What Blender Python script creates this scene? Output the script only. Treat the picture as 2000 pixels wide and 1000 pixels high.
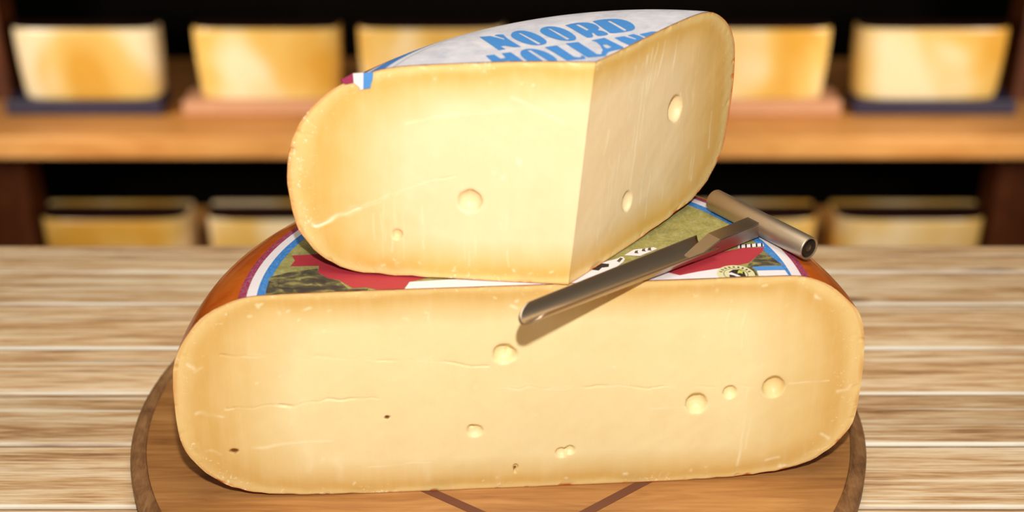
import bpy, bmesh, math, random
import numpy as np
from mathutils import Vector, Matrix, noise as mnoise
for o in list(bpy.data.objects): bpy.data.objects.remove(o)
random.seed(7)
rng = np.random.default_rng(7)
S = bpy.context.scene
COL = S.collection

# ------------------------------------------------------------------ camera
PITCH = 0.48
cam_d = bpy.data.cameras.new('camera')
cam = bpy.data.objects.new('camera', cam_d); COL.objects.link(cam)
cam.location = (-.0084, -.6828, .5338)
cam.rotation_euler = (math.pi/2 - PITCH, 0, 0)
cam_d.sensor_width = 36; cam_d.sensor_fit = 'HORIZONTAL'
cam_d.lens = 2713/2000*36
cam_d.clip_start = .02
cam_d.dof.use_dof = True
cam_d.dof.focus_distance = .832
cam_d.dof.aperture_fstop = 4.0
S.camera = cam

# ------------------------------------------------------------------ world and lights
w = bpy.data.worlds.new('shop_air'); S.world = w; w.use_nodes = True
bg = w.node_tree.nodes['Background']
bg.inputs[0].default_value = (1.0, .86, .66, 1); bg.inputs[1].default_value = .135

def light(name, kind, loc, energy, color, aim=None, **kw):
    d = bpy.data.lights.new(name, kind); d.energy = energy; d.color = color
    for k, v in kw.items(): setattr(d, k, v)
    o = bpy.data.objects.new(name, d); COL.objects.link(o); o.location = loc
    if aim is not None:
        o.rotation_euler = (Vector(aim) - Vector(loc)).to_track_quat('-Z', 'Y').to_euler()
    return o
light('camera_flash', 'POINT', (.015, -.70, .745), 38.5, (1.0, .985, .93), shadow_soft_size=.017)
light('shop_lamp', 'AREA', (-1.3, .85, .02), 3.3, (1.0, .90, .74), (-.45, 1.7, -.32), size=.25, spread=math.radians(70))
light('shop_lamp', 'AREA', (1.3, .85, .02), 3.3, (1.0, .90, .74), (.45, 1.7, -.32), size=.25, spread=math.radians(70))

light('overhead_fill', 'AREA', (0, -.15, 1.55), 3.6, (1.0, .93, .82), (0, -.05, 0), size=.9, spread=math.radians(110))  # unseen overhead fill, added to brighten the table and the label tops

for sx in (-.850, -.520, -.215, .515, .835):
    light('sheen_fill_spot', 'SPOT', (sx, 1.42, .0), .70, (1.0, .98, 1.0), (sx, 1.715, -.275), spot_size=math.radians(22), spot_blend=1.0, shadow_soft_size=.02)  # unseen spots added to put pale highlights on the upper shelf cheeses

S.view_settings.view_transform = 'Standard'
S.view_settings.look = 'None'
S.view_settings.exposure = 0
S.view_settings.gamma = 1
S.view_settings.use_curve_mapping = False

# ------------------------------------------------------------------ helpers
def lin(r, g, b):
    f = lambda c: (c/255/12.92) if c/255 <= .04045 else ((c/255+.055)/1.055)**2.4
    return (f(r), f(g), f(b), 1)

class NT:
    def __init__(s, name):
        s.m = bpy.data.materials.new(name); s.m.use_nodes = True
        s.t = s.m.node_tree; s.n = s.t.nodes
        s.b = s.n['Principled BSDF']
    def node(s, kind, **kw):
        n = s.n.new(kind)
        for k, v in kw.items():
            if k.startswith('i_'):
                n.inputs[k[2:].replace('_', ' ')].default_value = v
            else: setattr(n, k, v)
        return n
    def link(s, a, b): s.t.links.new(a, b)
    def attr(s, name):
        return s.node('ShaderNodeAttribute', attribute_name=name).outputs['Fac']
    def ramp(s, fac, stops, mode='LINEAR'):
        r = s.node('ShaderNodeValToRGB'); cr = r.color_ramp; cr.interpolation = mode
        while len(cr.elements) < len(stops): cr.elements.new(1)
        for e, (p, c) in zip(cr.elements, stops): e.position = p; e.color = c
        s.link(fac, r.inputs[0]); return r.outputs[0]
    def math(s, op, a, b=None, clamp=False):
        m = s.node('ShaderNodeMath', operation=op, use_clamp=clamp)
        for i, v in enumerate((a, b)):
            if v is None: continue
            if hasattr(v, 'links'): s.link(v, m.inputs[i])
            else: m.inputs[i].default_value = v
        return m.outputs[0]
    def mix(s, fac, a, b, blend='MIX'):
        m = s.node('ShaderNodeMix', data_type='RGBA', blend_type=blend)
        for i, v in ((0, fac), (6, a), (7, b)):
            if hasattr(v, 'links'): s.link(v, m.inputs[i])
            else: m.inputs[i].default_value = v
        return m.outputs[2]
    def coords(s, kind='Object', scale=(1, 1, 1), rot=(0, 0, 0), rand=False):
        t = s.node('ShaderNodeTexCoord').outputs[kind]
        mp = s.node('ShaderNodeMapping'); mp.inputs['Scale'].default_value = scale; mp.inputs['Rotation'].default_value = rot
        s.link(t, mp.inputs[0])
        if rand:
            oi = s.node('ShaderNodeObjectInfo')
            v = s.node('ShaderNodeVectorMath', operation='SCALE'); v.inputs[0].default_value = (13.1, 7.7, 3.3)
            s.link(oi.outputs['Random'], v.inputs['Scale']); s.link(v.outputs[0], mp.inputs['Location'])
        return mp.outputs[0]
    def noise(s, vec, scale, detail=4, rough=.55, dist=0):
        n = s.node('ShaderNodeTexNoise'); n.inputs['Scale'].default_value = scale; n.inputs['Detail'].default_value = detail
        n.inputs['Roughness'].default_value = rough; n.inputs['Distortion'].default_value = dist
        s.link(vec, n.inputs['Vector']); return n.outputs[0]
    def bump(s, h, strength, dist):
        b = s.node('ShaderNodeBump'); b.inputs['Strength'].default_value = strength; b.inputs['Distance'].default_value = dist
        s.link(h, b.inputs['Height']); s.link(b.outputs[0], s.b.inputs['Normal'])
    def done(s, color=None, rough=.5, metal=0, **kw):
        if color is not None:
            if hasattr(color, 'links'): s.link(color, s.b.inputs['Base Color'])
            else: s.b.inputs['Base Color'].default_value = color
        if hasattr(rough, 'links'): s.link(rough, s.b.inputs['Roughness'])
        else: s.b.inputs['Roughness'].default_value = rough
        s.b.inputs['Metallic'].default_value = metal
        for k, v in kw.items(): s.b.inputs[k.replace('_', ' ')].default_value = v
        return s.m

def mesh_obj(name, verts, faces, mat, parent=None, smooth=True, attrs=None):
    me = bpy.data.meshes.new(name)
    me.from_pydata([tuple(map(float, v)) for v in verts], [], [tuple(map(int, f)) for f in faces])
    if attrs:
        for k, a in attrs.items():
            at = me.attributes.new(k, 'FLOAT', 'POINT'); at.data.foreach_set('value', np.asarray(a, dtype=np.float32))
    me.materials.append(mat)
    if smooth: me.polygons.foreach_set('use_smooth', [True]*len(me.polygons))
    me.update()
    o = bpy.data.objects.new(name, me); COL.objects.link(o)
    if parent: o.parent = parent
    return o
def bm_obj(name, bm, mat, parent=None, smooth=True):
    me = bpy.data.meshes.new(name); bm.to_mesh(me); bm.free(); me.materials.append(mat)
    if smooth: me.polygons.foreach_set('use_smooth', [True]*len(me.polygons))
    o = bpy.data.objects.new(name, me); COL.objects.link(o)
    if parent: o.parent = parent
    return o
def thing(name, label, cat, group=None, loc=(0, 0, 0)):
    o = bpy.data.objects.new(name, None); COL.objects.link(o); o.location = loc; o.empty_display_size = .02
    tag(o, label, cat, group); return o
def tag(o, label, cat, group=None):
    o['label'] = label; o['category'] = cat
    if group: o['group'] = group
def box_bm(x0, x1, y0, y1, z0, z1, bev=0, seg=2):
    bm = bmesh.new(); bmesh.ops.create_cube(bm, size=1)
    for v in bm.verts:
        v.co = Vector(((x0+x1)/2 + v.co.x*(x1-x0), (y0+y1)/2 + v.co.y*(y1-y0), (z0+z1)/2 + v.co.z*(z1-z0)))
    if bev: bmesh.ops.bevel(bm, geom=bm.edges[:], offset=bev, segments=seg, affect='EDGES', profile=.6)
    return bm
def box(name, x0, x1, y0, y1, z0, z1, mat, parent=None, bev=0):
    """box whose object origin sits at its own centre"""
    cx, cy, cz = (x0+x1)/2, (y0+y1)/2, (z0+z1)/2
    o = bm_obj(name, box_bm(x0-cx, x1-cx, y0-cy, y1-cy, z0-cz, z1-cz, bev), mat, parent, smooth=False)
    o.location = (cx, cy, cz); return o
def lathe(name, prof, mat, parent=None, n=96, smooth=True, a0=0, a1=2*math.pi, sy=1.0, sq=2):
    """revolve (r, z) about z"""
    verts, faces = [], []
    full = abs(a1-a0-2*math.pi) < 1e-6
    m = n if full else n+1
    for i in range(m):
        a = a0 + (a1-a0)*i/n
        ca, sa = math.cos(a), math.sin(a)
        ca, sa = math.copysign(abs(ca)**(2/sq), ca), math.copysign(abs(sa)**(2/sq), sa)
        for r, z in prof: verts.append((r*ca, r*sa*sy, z))
    k = len(prof)
    for i in range(n):
        j = (i+1) % m
        for q in range(k-1): faces.append((i*k+q, j*k+q, j*k+q+1, i*k+q+1))
    bm = bmesh.new()
    bv = [bm.verts.new(v) for v in verts]; bm.verts.index_update()
    for f in faces:
        try: bm.faces.new([bv[q] for q in f])
        except ValueError: pass
    bmesh.ops.remove_doubles(bm, verts=bm.verts[:], dist=1e-6)
    bmesh.ops.recalc_face_normals(bm, faces=bm.faces[:])
    return bm_obj(name, bm, mat, parent, smooth)

def chaikin(p, it=2):
    p = np.asarray(p, float)
    for _ in range(it):
        q = [p[0]]
        for a, b in zip(p[:-1], p[1:]): q += [.75*a+.25*b, .25*a+.75*b]
        q.append(p[-1]); p = np.array(q)
    return p
def resample(p, n):
    p = np.asarray(p, float)
    d = np.r_[0, np.cumsum(np.linalg.norm(np.diff(p, axis=0), axis=1))]
    t = np.linspace(0, d[-1], n)
    return np.stack([np.interp(t, d, p[:, i]) for i in range(p.shape[1])], 1)

# ------------------------------------------------------------------ materials
def mat_wood(name, cols, along='x', scale=1.0, rough=.5, streak=16, rand=True, edge_light=0, bump=.15, coat=0, fine=.30, knots=False, rot=0):
    t = NT(name)
    sc = (1, streak, 4) if along == 'x' else (streak, 1, 4)
    v = t.coords('Object', tuple(scale*q for q in sc), (0, 0, rot), rand=rand)
    warp = t.noise(v, 1.3, 3, .5, .6)
    n1 = t.noise(v, 4.2, 6, .6, .8)
    v2 = t.coords('Object', tuple(scale*q*(1.6 if i == (0 if along == 'x' else 1) else 5) for i, q in enumerate(sc)), (0, 0, rot), rand=rand)
    n2 = t.noise(v2, 3.0, 5, .7, .2)
    f = t.math('ADD', t.math('MULTIPLY', n1, .58), t.math('ADD', t.math('MULTIPLY', n2, fine), t.math('MULTIPLY', warp, .25)))
    f = t.math('MULTIPLY', t.math('SUBTRACT', f, .34+(fine-.3)*.5), 1.9 if fine < .4 else 3.0, True)
    k = len(cols)
    c = t.ramp(f, [(i/(k-1), lin(*q)) for i, q in enumerate(cols)])
    oi = t.node('ShaderNodeObjectInfo')
    if rand:
        hsv = t.node('ShaderNodeHueSaturation'); t.link(c, hsv.inputs['Color'])
        t.link(t.math('ADD', t.math('MULTIPLY', oi.outputs['Random'], .22), .89), hsv.inputs['Value'])
        c = hsv.outputs[0]
    if edge_light:
        g = t.node('ShaderNodeSeparateXYZ'); t.link(t.node('ShaderNodeTexCoord').outputs['Generated'], g.inputs[0])
        e = t.math('ABSOLUTE', t.math('SUBTRACT', g.outputs['Y'], .5))
        e = t.math('ADD', e, t.math('MULTIPLY', t.math('SUBTRACT', t.noise(v, 2.1, 3), .5), .06))
        e = t.math('MULTIPLY', t.math('SUBTRACT', e, .455), 24, True)
        c = t.mix(t.math('MULTIPLY', e, edge_light), c, lin(250, 236, 214))
        c = t.mix(t.math('MULTIPLY', t.math('SUBTRACT', t.math('ADD', g.outputs['Y'], t.math('MULTIPLY', t.math('SUBTRACT', n1, .5), .03)), .962), 40, True), c, lin(112, 72, 42))
    t.bump(t.math('ADD', n2, t.math('MULTIPLY', n1, .6)), bump, .0012)
    return t.done(c, rough, Coat_Weight=coat, Coat_Roughness=.2)

def mat_paste(name, pale, amber, rim):
    """cut cheese: pale heart, amber dried band towards the rind, rind-side rim"""
    t = NT(name)
    e = t.attr('edge'); v = t.coords('Object')
    big = t.noise(v, 28, 3, .5)
    e2 = t.math('ADD', e, t.math('MULTIPLY', t.math('SUBTRACT', big, .5), .022))
    mid = tuple(.58*x+.42*y for x, y in zip(amber, pale))
    c = t.ramp(t.math('MULTIPLY', e2, 1/.07, True), [(0, lin(*rim)), (.08, lin(*rim)), (.19, lin(*amber)), (.27, lin(*amber)), (.5, lin(*mid)), (1, lin(*pale))])
    c = t.mix(t.ramp(t.math('MULTIPLY', e, 1/.004, True), [(0, (.8, .8, .8, 1)), (.3, (.45, .45, .45, 1)), (.8, (0, 0, 0, 1))]), c, lin(204, 124, 58))
    streak = t.noise(t.coords('Object', (1, 1, .12)), 160, 4, .6)
    c = t.mix(t.math('MULTIPLY', t.math('SUBTRACT', streak, .45), .35, True), c, lin(255, 240, 200))
    blot = t.noise(v, 45, 4, .6)
    c = t.mix(t.math('MULTIPLY', t.math('SUBTRACT', blot, .48), .5, True), c, lin(*amber))
    # torn crumbs near the rind
    cr = t.noise(v, 420, 3, .7)
    near = t.ramp(t.math('MULTIPLY', e, 1/.02, True), [(0, (1, 1, 1, 1)), (.45, (.8, .8, .8, 1)), (1, (.0, .0, .0, 1))])
    cm = t.math('MULTIPLY', t.math('MULTIPLY', t.math('SUBTRACT', t.math('ADD', cr, t.math('MULTIPLY', t.noise(v, 60, 2), .35)), .80), 9, True), near)
    c = t.mix(t.math('MULTIPLY', cm, .75), c, lin(255, 238, 200))
    gr = t.noise(v, 1700, 2, .7)
    c = t.mix(t.math('MULTIPLY', t.math('SUBTRACT', gr, .52), .5, True), c, lin(*amber))
    c = t.mix(t.attr('mark'), c, lin(255, 243, 205))
    c = t.mix(t.attr('pit'), c, lin(120, 66, 22))
    fine = t.noise(v, 900, 2, .6)
    h = t.math('ADD', t.math('MULTIPLY', fine, .35), t.math('ADD', t.math('MULTIPLY', cm, 1.2), t.math('MULTIPLY', streak, .8)))
    h = t.math('ADD', h, t.math('MULTIPLY', t.attr('mark'), .8))
    t.bump(h, .22, .0006)
    m = t.done(c, .42, Subsurface_Weight=.08, Subsurface_Scale=.006, Specular_IOR_Level=.35)
    t.b.inputs['Subsurface Radius'].default_value = (1, .6, .25)
    return m

def mat_rind(name, c1, c2, c3, rough=.32):
    t = NT(name); v = t.coords('Object')
    n = t.noise(v, 22, 5, .6, .3); n2 = t.noise(v, 160, 4, .6)
    f = t.math('ADD', t.math('MULTIPLY', n, .7), t.math('MULTIPLY', n2, .3))
    c = t.ramp(f, [(.30, lin(*c1)), (.5, lin(*c2)), (.72, lin(*c3))])
    t.bump(t.math('ADD', n2, t.math('MULTIPLY', t.noise(v, 600, 2), .3)), .18, .0008)
    return t.done(c, rough, Coat_Weight=.4, Coat_Roughness=.14)

def mat_plain(name, rgb, rough=.5, metal=0, var=.10, scale=60, bump=0, **kw):
    t = NT(name); v = t.coords('Object'); n = t.noise(v, scale, 4, .6)
    c = t.mix(t.math('MULTIPLY', t.math('SUBTRACT', n, .4), var*4, True), lin(*rgb), lin(*[min(255, q*1.18+8) for q in rgb]))
    if bump: t.bump(n, bump, .0006)
    return t.done(c, rough, metal, **kw)

def mat_label(name, rings, inner, rough=.55, gscale=70):
    """printed paper: ring colours by radius (metres); inner = colours of the middle"""
    t = NT(name); v = t.coords('Object')
    r = t.math('MULTIPLY', t.attr('rho'), 1/.17)
    n = t.noise(v, gscale, 6, .65, .4)
    mid = t.ramp(n, [(.30, lin(*inner[0])), (.5, lin(*inner[1])), (.70, lin(*inner[2]))])
    c = mid
    for r0, rgb in rings:
        c = t.mix(t.math('GREATER_THAN', r, r0/.17), c, lin(*rgb))
    paper = t.noise(v, 700, 3, .6)
    c = t.mix(t.math('MULTIPLY', t.math('SUBTRACT', paper, .45), .5, True), c, lin(245, 238, 235))
    wr = t.noise(t.coords('Object', (1, 2.2, 1)), 55, 4, .6, 1.2)
    t.bump(t.math('ADD', t.math('MULTIPLY', paper, .15), wr), .30, .0010)
    return t.done(c, rough)

M = {}
def mat_plank(name):
    t = NT(name)
    v = t.coords('Object', (3.6, 52, 8), rand=True); vf = t.coords('Object', (9, 210, 20), rand=True); vc = t.coords('Object', (1.1, 15, 4), rand=True)
    big = t.noise(vc, 3.0, 4, .55, 1.4); mid = t.noise(v, 3.0, 5, .6, .5); fin = t.noise(vf, 3.0, 4, .65, .2)
    f = t.math('ADD', t.math('MULTIPLY', big, .38), t.math('ADD', t.math('MULTIPLY', mid, .42), t.math('MULTIPLY', fin, .48)))
    c = t.ramp(t.math('MULTIPLY', t.math('SUBTRACT', f, .48), 3.9, True), [(0, lin(146, 102, 64)), (.3, lin(190, 144, 98)), (.6, lin(220, 178, 130)), (1, lin(244, 216, 176))])
    hsv = t.node('ShaderNodeHueSaturation'); t.link(c, hsv.inputs['Color'])
    oi = t.node('ShaderNodeObjectInfo'); t.link(t.math('ADD', t.math('MULTIPLY', oi.outputs['Random'], .30), .83), hsv.inputs['Value']); c = hsv.outputs[0]
    pale = t.noise(t.coords('Object', (1.1, 105, 9), rand=True), 2.6, 3, .5, .6)
    c = t.mix(t.math('MULTIPLY', t.math('SUBTRACT', pale, .59), 13, True), c, lin(250, 232, 202))
    dark = t.noise(t.coords('Object', (1.6, 110, 14), rand=True), 2.2, 3, .5, .4)
    c = t.mix(t.math('MULTIPLY', t.math('SUBTRACT', dark, .61), 5, True), c, lin(140, 94, 58))
    vo = t.node('ShaderNodeTexVoronoi'); vo.inputs['Scale'].default_value = 1.0
    t.link(t.coords('Object', (4.0, 13, 4.0), rand=True), vo.inputs['Vector'])
    d = t.math('ADD', vo.outputs['Distance'], t.math('MULTIPLY', t.math('SUBTRACT', mid, .5), .22))
    c = t.mix(t.ramp(d, [(0, (.8, .8, .8, 1)), (.06, (.6, .6, .6, 1)), (.11, (0, 0, 0, 1))]), c, lin(122, 90, 66))
    c = t.mix(t.ramp(d, [(.10, (0, 0, 0, 1)), (.13, (.5, .5, .5, 1)), (.18, (0, 0, 0, 1))]), c, lin(238, 214, 178))
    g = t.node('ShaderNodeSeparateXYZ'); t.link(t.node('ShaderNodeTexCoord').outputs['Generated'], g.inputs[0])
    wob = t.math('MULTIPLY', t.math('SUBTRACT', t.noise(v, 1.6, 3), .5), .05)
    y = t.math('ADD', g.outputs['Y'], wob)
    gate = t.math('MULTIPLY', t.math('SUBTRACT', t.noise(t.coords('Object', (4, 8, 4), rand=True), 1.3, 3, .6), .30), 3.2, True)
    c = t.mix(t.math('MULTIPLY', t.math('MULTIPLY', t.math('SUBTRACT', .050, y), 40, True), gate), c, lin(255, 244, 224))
    c = t.mix(t.math('MULTIPLY', t.math('MULTIPLY', t.math('SUBTRACT', y, .962), 45, True), .85), c, lin(112, 72, 42))  # dark back edge, painted in for the shade of the plank joint
    t.bump(t.math('ADD', fin, mid), .25, .0010)
    return t.done(c, .55)
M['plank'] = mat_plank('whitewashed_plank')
M['board'] = mat_wood('beech_board', [(118, 70, 32), (164, 110, 58), (190, 136, 78), (214, 166, 108)], 'x', 2.6, .42, 8, False, 0, .10, .1, rot=-.62)
M['board_rim'] = mat_wood('beech_bark_rim', [(70, 44, 22), (124, 84, 48), (158, 114, 70), (190, 148, 100)], 'y', 14, .6, 2.2, False, 0, .5)
M['inlay'] = mat_plain('dark_inlay', (104, 58, 40), .5)
M['paste_low'] = mat_paste('aged_cheese_paste', (244, 225, 172), (218, 177, 104), (230, 197, 130))
M['paste_up'] = mat_paste('young_cheese_paste', (245, 218, 172), (224, 179, 98), (232, 198, 128))
M['rind'] = mat_rind('orange_rind', (152, 62, 14), (188, 85, 21), (208, 110, 36))
M['steel'] = mat_plain('brushed_steel', (190, 172, 150), .50, 1, .06, 240, .12)
M['steel_bright'] = mat_plain('polished_steel', (172, 156, 138), .36, 1, .05, 200, .06)
M['steel_blade'] = mat_plain('gutter_steel', (186, 168, 148), .31, 1, .05, 200, .05)
M['steel_dark'] = mat_plain('dark_tube_plug', (58, 56, 58), .3, 1)
M['label_up'] = mat_label('white_label_paper', [(.1440, (178, 176, 186)), (.1452, (226, 224, 230)), (.1490, (58, 124, 198)), (.1570, (232, 226, 228)), (.1630, (150, 34, 74))],
                          [(192, 192, 204), (214, 211, 218), (232, 224, 228)])
M['label_low'] = mat_label('meadow_label_paper', [(.1450, (44, 120, 190)), (.1503, (226, 216, 218)), (.1560, (148, 40, 78))],
                           [(128, 120, 58), (148, 140, 72), (168, 158, 92)], .6, 120)
M['ink_blue'] = mat_plain('blue_ink', (74, 140, 208), .55, 0, .08, 300)
M['ink_red'] = mat_plain('red_ink', (172, 48, 58), .6, 0, .10, 400)
M['ink_maroon'] = mat_plain('maroon_ink', (150, 34, 74), .6)
M['ink_white'] = mat_plain('white_paper', (232, 220, 222), .6, 0, .08, 300)
M['ink_cream'] = mat_plain('cream_seal', (214, 206, 160), .6, 0, .06, 300)
M['ink_black'] = mat_plain('black_ink', (40, 30, 32), .6)
M['ink_lime'] = mat_plain('lime_ink', (190, 190, 70), .6)
t = NT('dark_bush_print'); v = t.coords('Object', (1, 2.2, 1))
M['ink_bush'] = t.done(t.ramp(t.noise(v, 75, 6, .68, .8), [(.40, lin(58, 48, 44)), (.50, lin(80, 72, 52)), (.57, lin(124, 116, 68)), (.68, lin(168, 156, 98))]), .6)
M['shelf'] = mat_wood('pine_shelf', [(170, 106, 46), (200, 138, 72), (218, 160, 94), (230, 180, 118)], 'x', 1.6, .45, 9, True, 0, .1)
M['post'] = mat_wood('brown_post', [(60, 24, 6), (96, 44, 8), (130, 66, 14)], 'y', 2, .5, 6, True, 0, .1)
M['back'] = mat_plain('black_back_panel', (5, 3, 2), .9, Specular_IOR_Level=.05)
M['wall'] = mat_plain('dark_wall', (6, 4, 3), .9, Specular_IOR_Level=.05)
M['floor'] = mat_plain('dark_floor', (40, 30, 24), .7)
M['tray_navy'] = mat_plain('navy_tray', (38, 35, 62), .4)
M['tray_tan'] = mat_plain('tan_tray', (190, 140, 108), .5)
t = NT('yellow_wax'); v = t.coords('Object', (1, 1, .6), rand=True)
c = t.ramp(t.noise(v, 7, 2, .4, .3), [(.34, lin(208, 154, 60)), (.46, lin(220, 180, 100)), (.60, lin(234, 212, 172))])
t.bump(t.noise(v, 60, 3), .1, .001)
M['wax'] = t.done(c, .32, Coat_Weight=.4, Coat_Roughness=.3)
M['wax_dark'] = mat_plain('maroon_top_label', (30, 8, 6), .8, Specular_IOR_Level=.1)
M['rind_far'] = mat_rind('amber_rind', (170, 92, 20), (196, 116, 30), (214, 140, 46), .35)
# printed shapes, in centimetres on the cheese tops
LETTERS= [('N',[[(-2.69,7.0),(-2.08,7.01),(-1.25,6.08),(-1.28,6.36),(-1.83,7.04),(-1.67,7.19),(-1.34,7.1),(-1.09,6.26),(-0.34,4.65),(-0.74,4.67),(-1.22,5.03),(-1.49,4.98),(-1.19,4.42),(-1.56,4.28)]]),('O',[[(-0.93,6.87),(-0.79,7.5),(-0.4,7.7),(0.09,7.39),(0.63,6.61),(0.99,5.8),(1.11,5.27),(0.98,4.9),(0.6,4.76),(0.12,4.97),(-0.36,5.51),(-0.79,6.29)],[(-0.54,7.28),(-0.32,7.1),(0.75,5.07),(0.6,4.93)]]),('O',[[(0.71,7.35),(0.87,7.93),(1.27,8.15),(1.76,7.9),(2.29,7.17),(2.66,6.24),(2.75,5.73),(2.63,5.36),(2.22,5.29),(1.69,5.58),(1.17,6.2),(0.83,6.88)],[(1.14,7.83),(1.34,7.66),(2.37,5.64),(2.2,5.51)]]),('R',[[(2.15,8.11),(2.72,8.49),(3.39,8.53),(3.87,8.11),(4.11,7.44),(4.04,7.09),(3.92,6.98),(4.29,6.77),(4.56,6.27),(4.44,6.04),(3.97,5.92),(3.84,6.15),(3.71,6.58),(3.62,6.49),(3.71,5.82),(3.37,5.69),(3.22,5.95),(3.02,6.36),(2.57,7.39),(2.29,7.99)],[(2.77,8.19),(2.99,8.21),(3.52,7.13),(3.36,6.97)]]),('D',[[(3.76,8.66),(4.31,8.95),(5.04,9.0),(5.63,8.67),(6.02,7.93),(6.13,7.21),(5.98,6.76),(5.59,6.53),(4.7,6.26),(4.51,6.69),(4.18,7.61),(3.86,8.49)],[(4.6,8.61),(4.79,8.64),(5.63,6.78),(5.46,6.64)]]),('H',[[(-2.27,3.49),(-1.8,3.57),(-1.45,2.79),(-1.17,2.87),(-1.4,3.71),(-0.92,3.82),(-0.12,1.96),(0.18,1.22),(-0.49,1.14),(-0.98,2.4),(-1.29,2.34),(-0.85,1.34),(-1.51,1.27),(-1.94,2.5)]]),('O',[[(-0.42,3.56),(-0.31,4.09),(0.06,4.3),(0.53,4.09),(1.05,3.52),(1.45,2.68),(1.58,2.19),(1.53,1.81),(1.26,1.37),(0.8,1.25),(0.49,1.43),(0.09,1.94),(-0.27,2.79)],[(-0.02,4.01),(0.17,4.01),(1.29,1.67),(1.06,1.53)]]),('L',[[(0.94,4.4),(1.61,4.61),(2.49,2.63),(2.74,2.5),(2.91,2.65),(2.84,2.85),(3.02,2.75),(3.1,2.28),(2.08,2.05),(1.52,3.23)]]),('L',[[(2.1,4.89),(2.8,5.06),(3.71,3.03),(3.91,2.94),(4.0,3.09),(3.96,3.28),(4.14,3.17),(4.21,2.68),(3.21,2.47),(2.64,3.69)]]),('A',[[(3.53,5.26),(4.28,5.61),(5.2,4.07),(5.28,3.84),(4.55,3.44),(4.35,3.26),(4.22,2.86),(3.98,3.22),(4.08,3.59),(3.97,4.47),(3.81,4.96)],[(4.12,4.54),(4.37,4.49),(4.59,4.06),(4.33,3.86),(4.19,4.09)]]),('N',[[(4.84,5.6),(5.37,5.79),(6.02,5.16),(5.99,5.4),(5.59,5.9),(5.93,6.11),(6.28,5.73),(6.8,4.84),(5.92,3.8),(5.15,4.94)]]),('D',[[(6.25,6.04),(6.99,6.42),(7.53,6.38),(7.43,5.27),(6.73,5.31)]])]
PRINTS= {'ribbon_l':[(-13.69,3.66),(-11.62,3.86),(-7.89,2.13),(-5.47,0.9),(-6.6,0.35),(-6.96,-0.66),(-8.01,-0.72),(-8.99,-0.25),(-9.69,-0.37),(-10.17,0.11),(-10.6,0.59),(-11.26,0.83),(-11.9,1.51),(-11.94,2.32),(-13.59,2.32),(-13.42,3.02)],'banner':[(-6.94,-0.9),(-6.6,0.35),(-3.73,0.71),(3.83,1.63),(6.2,2.01),(8.2,1.51),(9.36,1.45),(11.24,2.01),(11.24,0.29),(7.18,-0.07)],'ribbon_r':[(7.85,1.45),(8.92,2.45),(11.12,3.73),(12.8,4.38),(14.01,4.45),(13.81,3.92),(12.82,2.51),(11.78,2.07),(9.77,1.45),(8.67,1.02)],'bush_r':[(12.72,2.26),(13.9,4.12),(14.02,3.73),(14.73,2.13),(12.94,1.95),(13.08,1.02),(12.34,0.9)],'band_b':[(12.92,2.01),(14.61,2.13),(14.73,1.63),(13.08,1.57)],'band_w':[(13.11,1.54),(14.72,1.6),(14.83,0.9),(13.12,0.9)],'bush_l':[(-14.47,-1.59),(-14.56,-0.31),(-14.57,1.08),(-13.68,1.57),(-11.99,2.01),(-11.82,1.39),(-11.26,0.83),(-10.59,0.53),(-9.97,-0.43),(-8.83,-0.43),(-9.3,-1.48)],'cow_w':[(3.07,0.9),(4.01,2.13),(4.48,2.7),(5.21,3.02),(5.59,3.41),(5.74,2.89),(5.02,1.88),(4.07,0.59)],'cow_k':[(3.7,1.88),(4.23,2.51),(4.66,2.32),(4.7,2.01),(4.18,1.63)],'cow2':[(5.88,3.66),(6.38,4.25),(7.05,4.45),(7.26,4.05),(6.3,3.28)],'rail':[(12.49,4.71),(14.01,4.98),(14.01,4.58),(12.43,4.32)]}
FLAP= {'w':[(12.0,11.58),(11.43,11.63),(11.45,10.72),(11.61,10.68),(11.69,10.85),(11.97,11.05)],'b':[(11.43,11.63),(10.89,11.69),(10.93,11.27),(11.03,11.03),(11.05,10.82),(11.45,10.75)],'m':[(12.67,11.21),(12.0,11.58),(11.99,11.06),(12.41,10.95),(12.62,11.05)]}
# ------------------------------------------------------------------ the setting
def structure(o): o['kind'] = 'structure'; return o
structure(box('floor', -3, 3, -1.6, 2.6, -.96, -.92, M['floor']))
structure(box('wall_back', -3, 3, 2.5, 2.6, -.92, 1.6, M['wall']))

# ------------------------------------------------------------------ table of whitewashed planks
table = thing('table', 'whitewashed wooden table of long horizontal planks under the round board', 'table', loc=(0, -.1, -.92))
def under_table(o):
    o.parent = table; o.location = Vector(o.location) - table.location; return o
edges = [.3635, .3150, .2620, .1952, .1347, .0732, .0069, -.056, -.119, -.182, -.245, -.308, -.371, -.434, -.497]
for i in range(len(edges)-1):
    y1, y0 = edges[i]-.0009, edges[i+1]+.0009
    dz = random.uniform(-.0007, 0)
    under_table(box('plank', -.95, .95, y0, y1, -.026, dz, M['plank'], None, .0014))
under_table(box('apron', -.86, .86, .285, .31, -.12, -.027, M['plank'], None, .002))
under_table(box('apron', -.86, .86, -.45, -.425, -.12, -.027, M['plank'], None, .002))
for x in (-.86, .80):
    for y in (.24, -.42):
        under_table(box('leg', x, x+.06, y, y+.06, -.92, -.121, M['plank'], None, .003))

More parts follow.
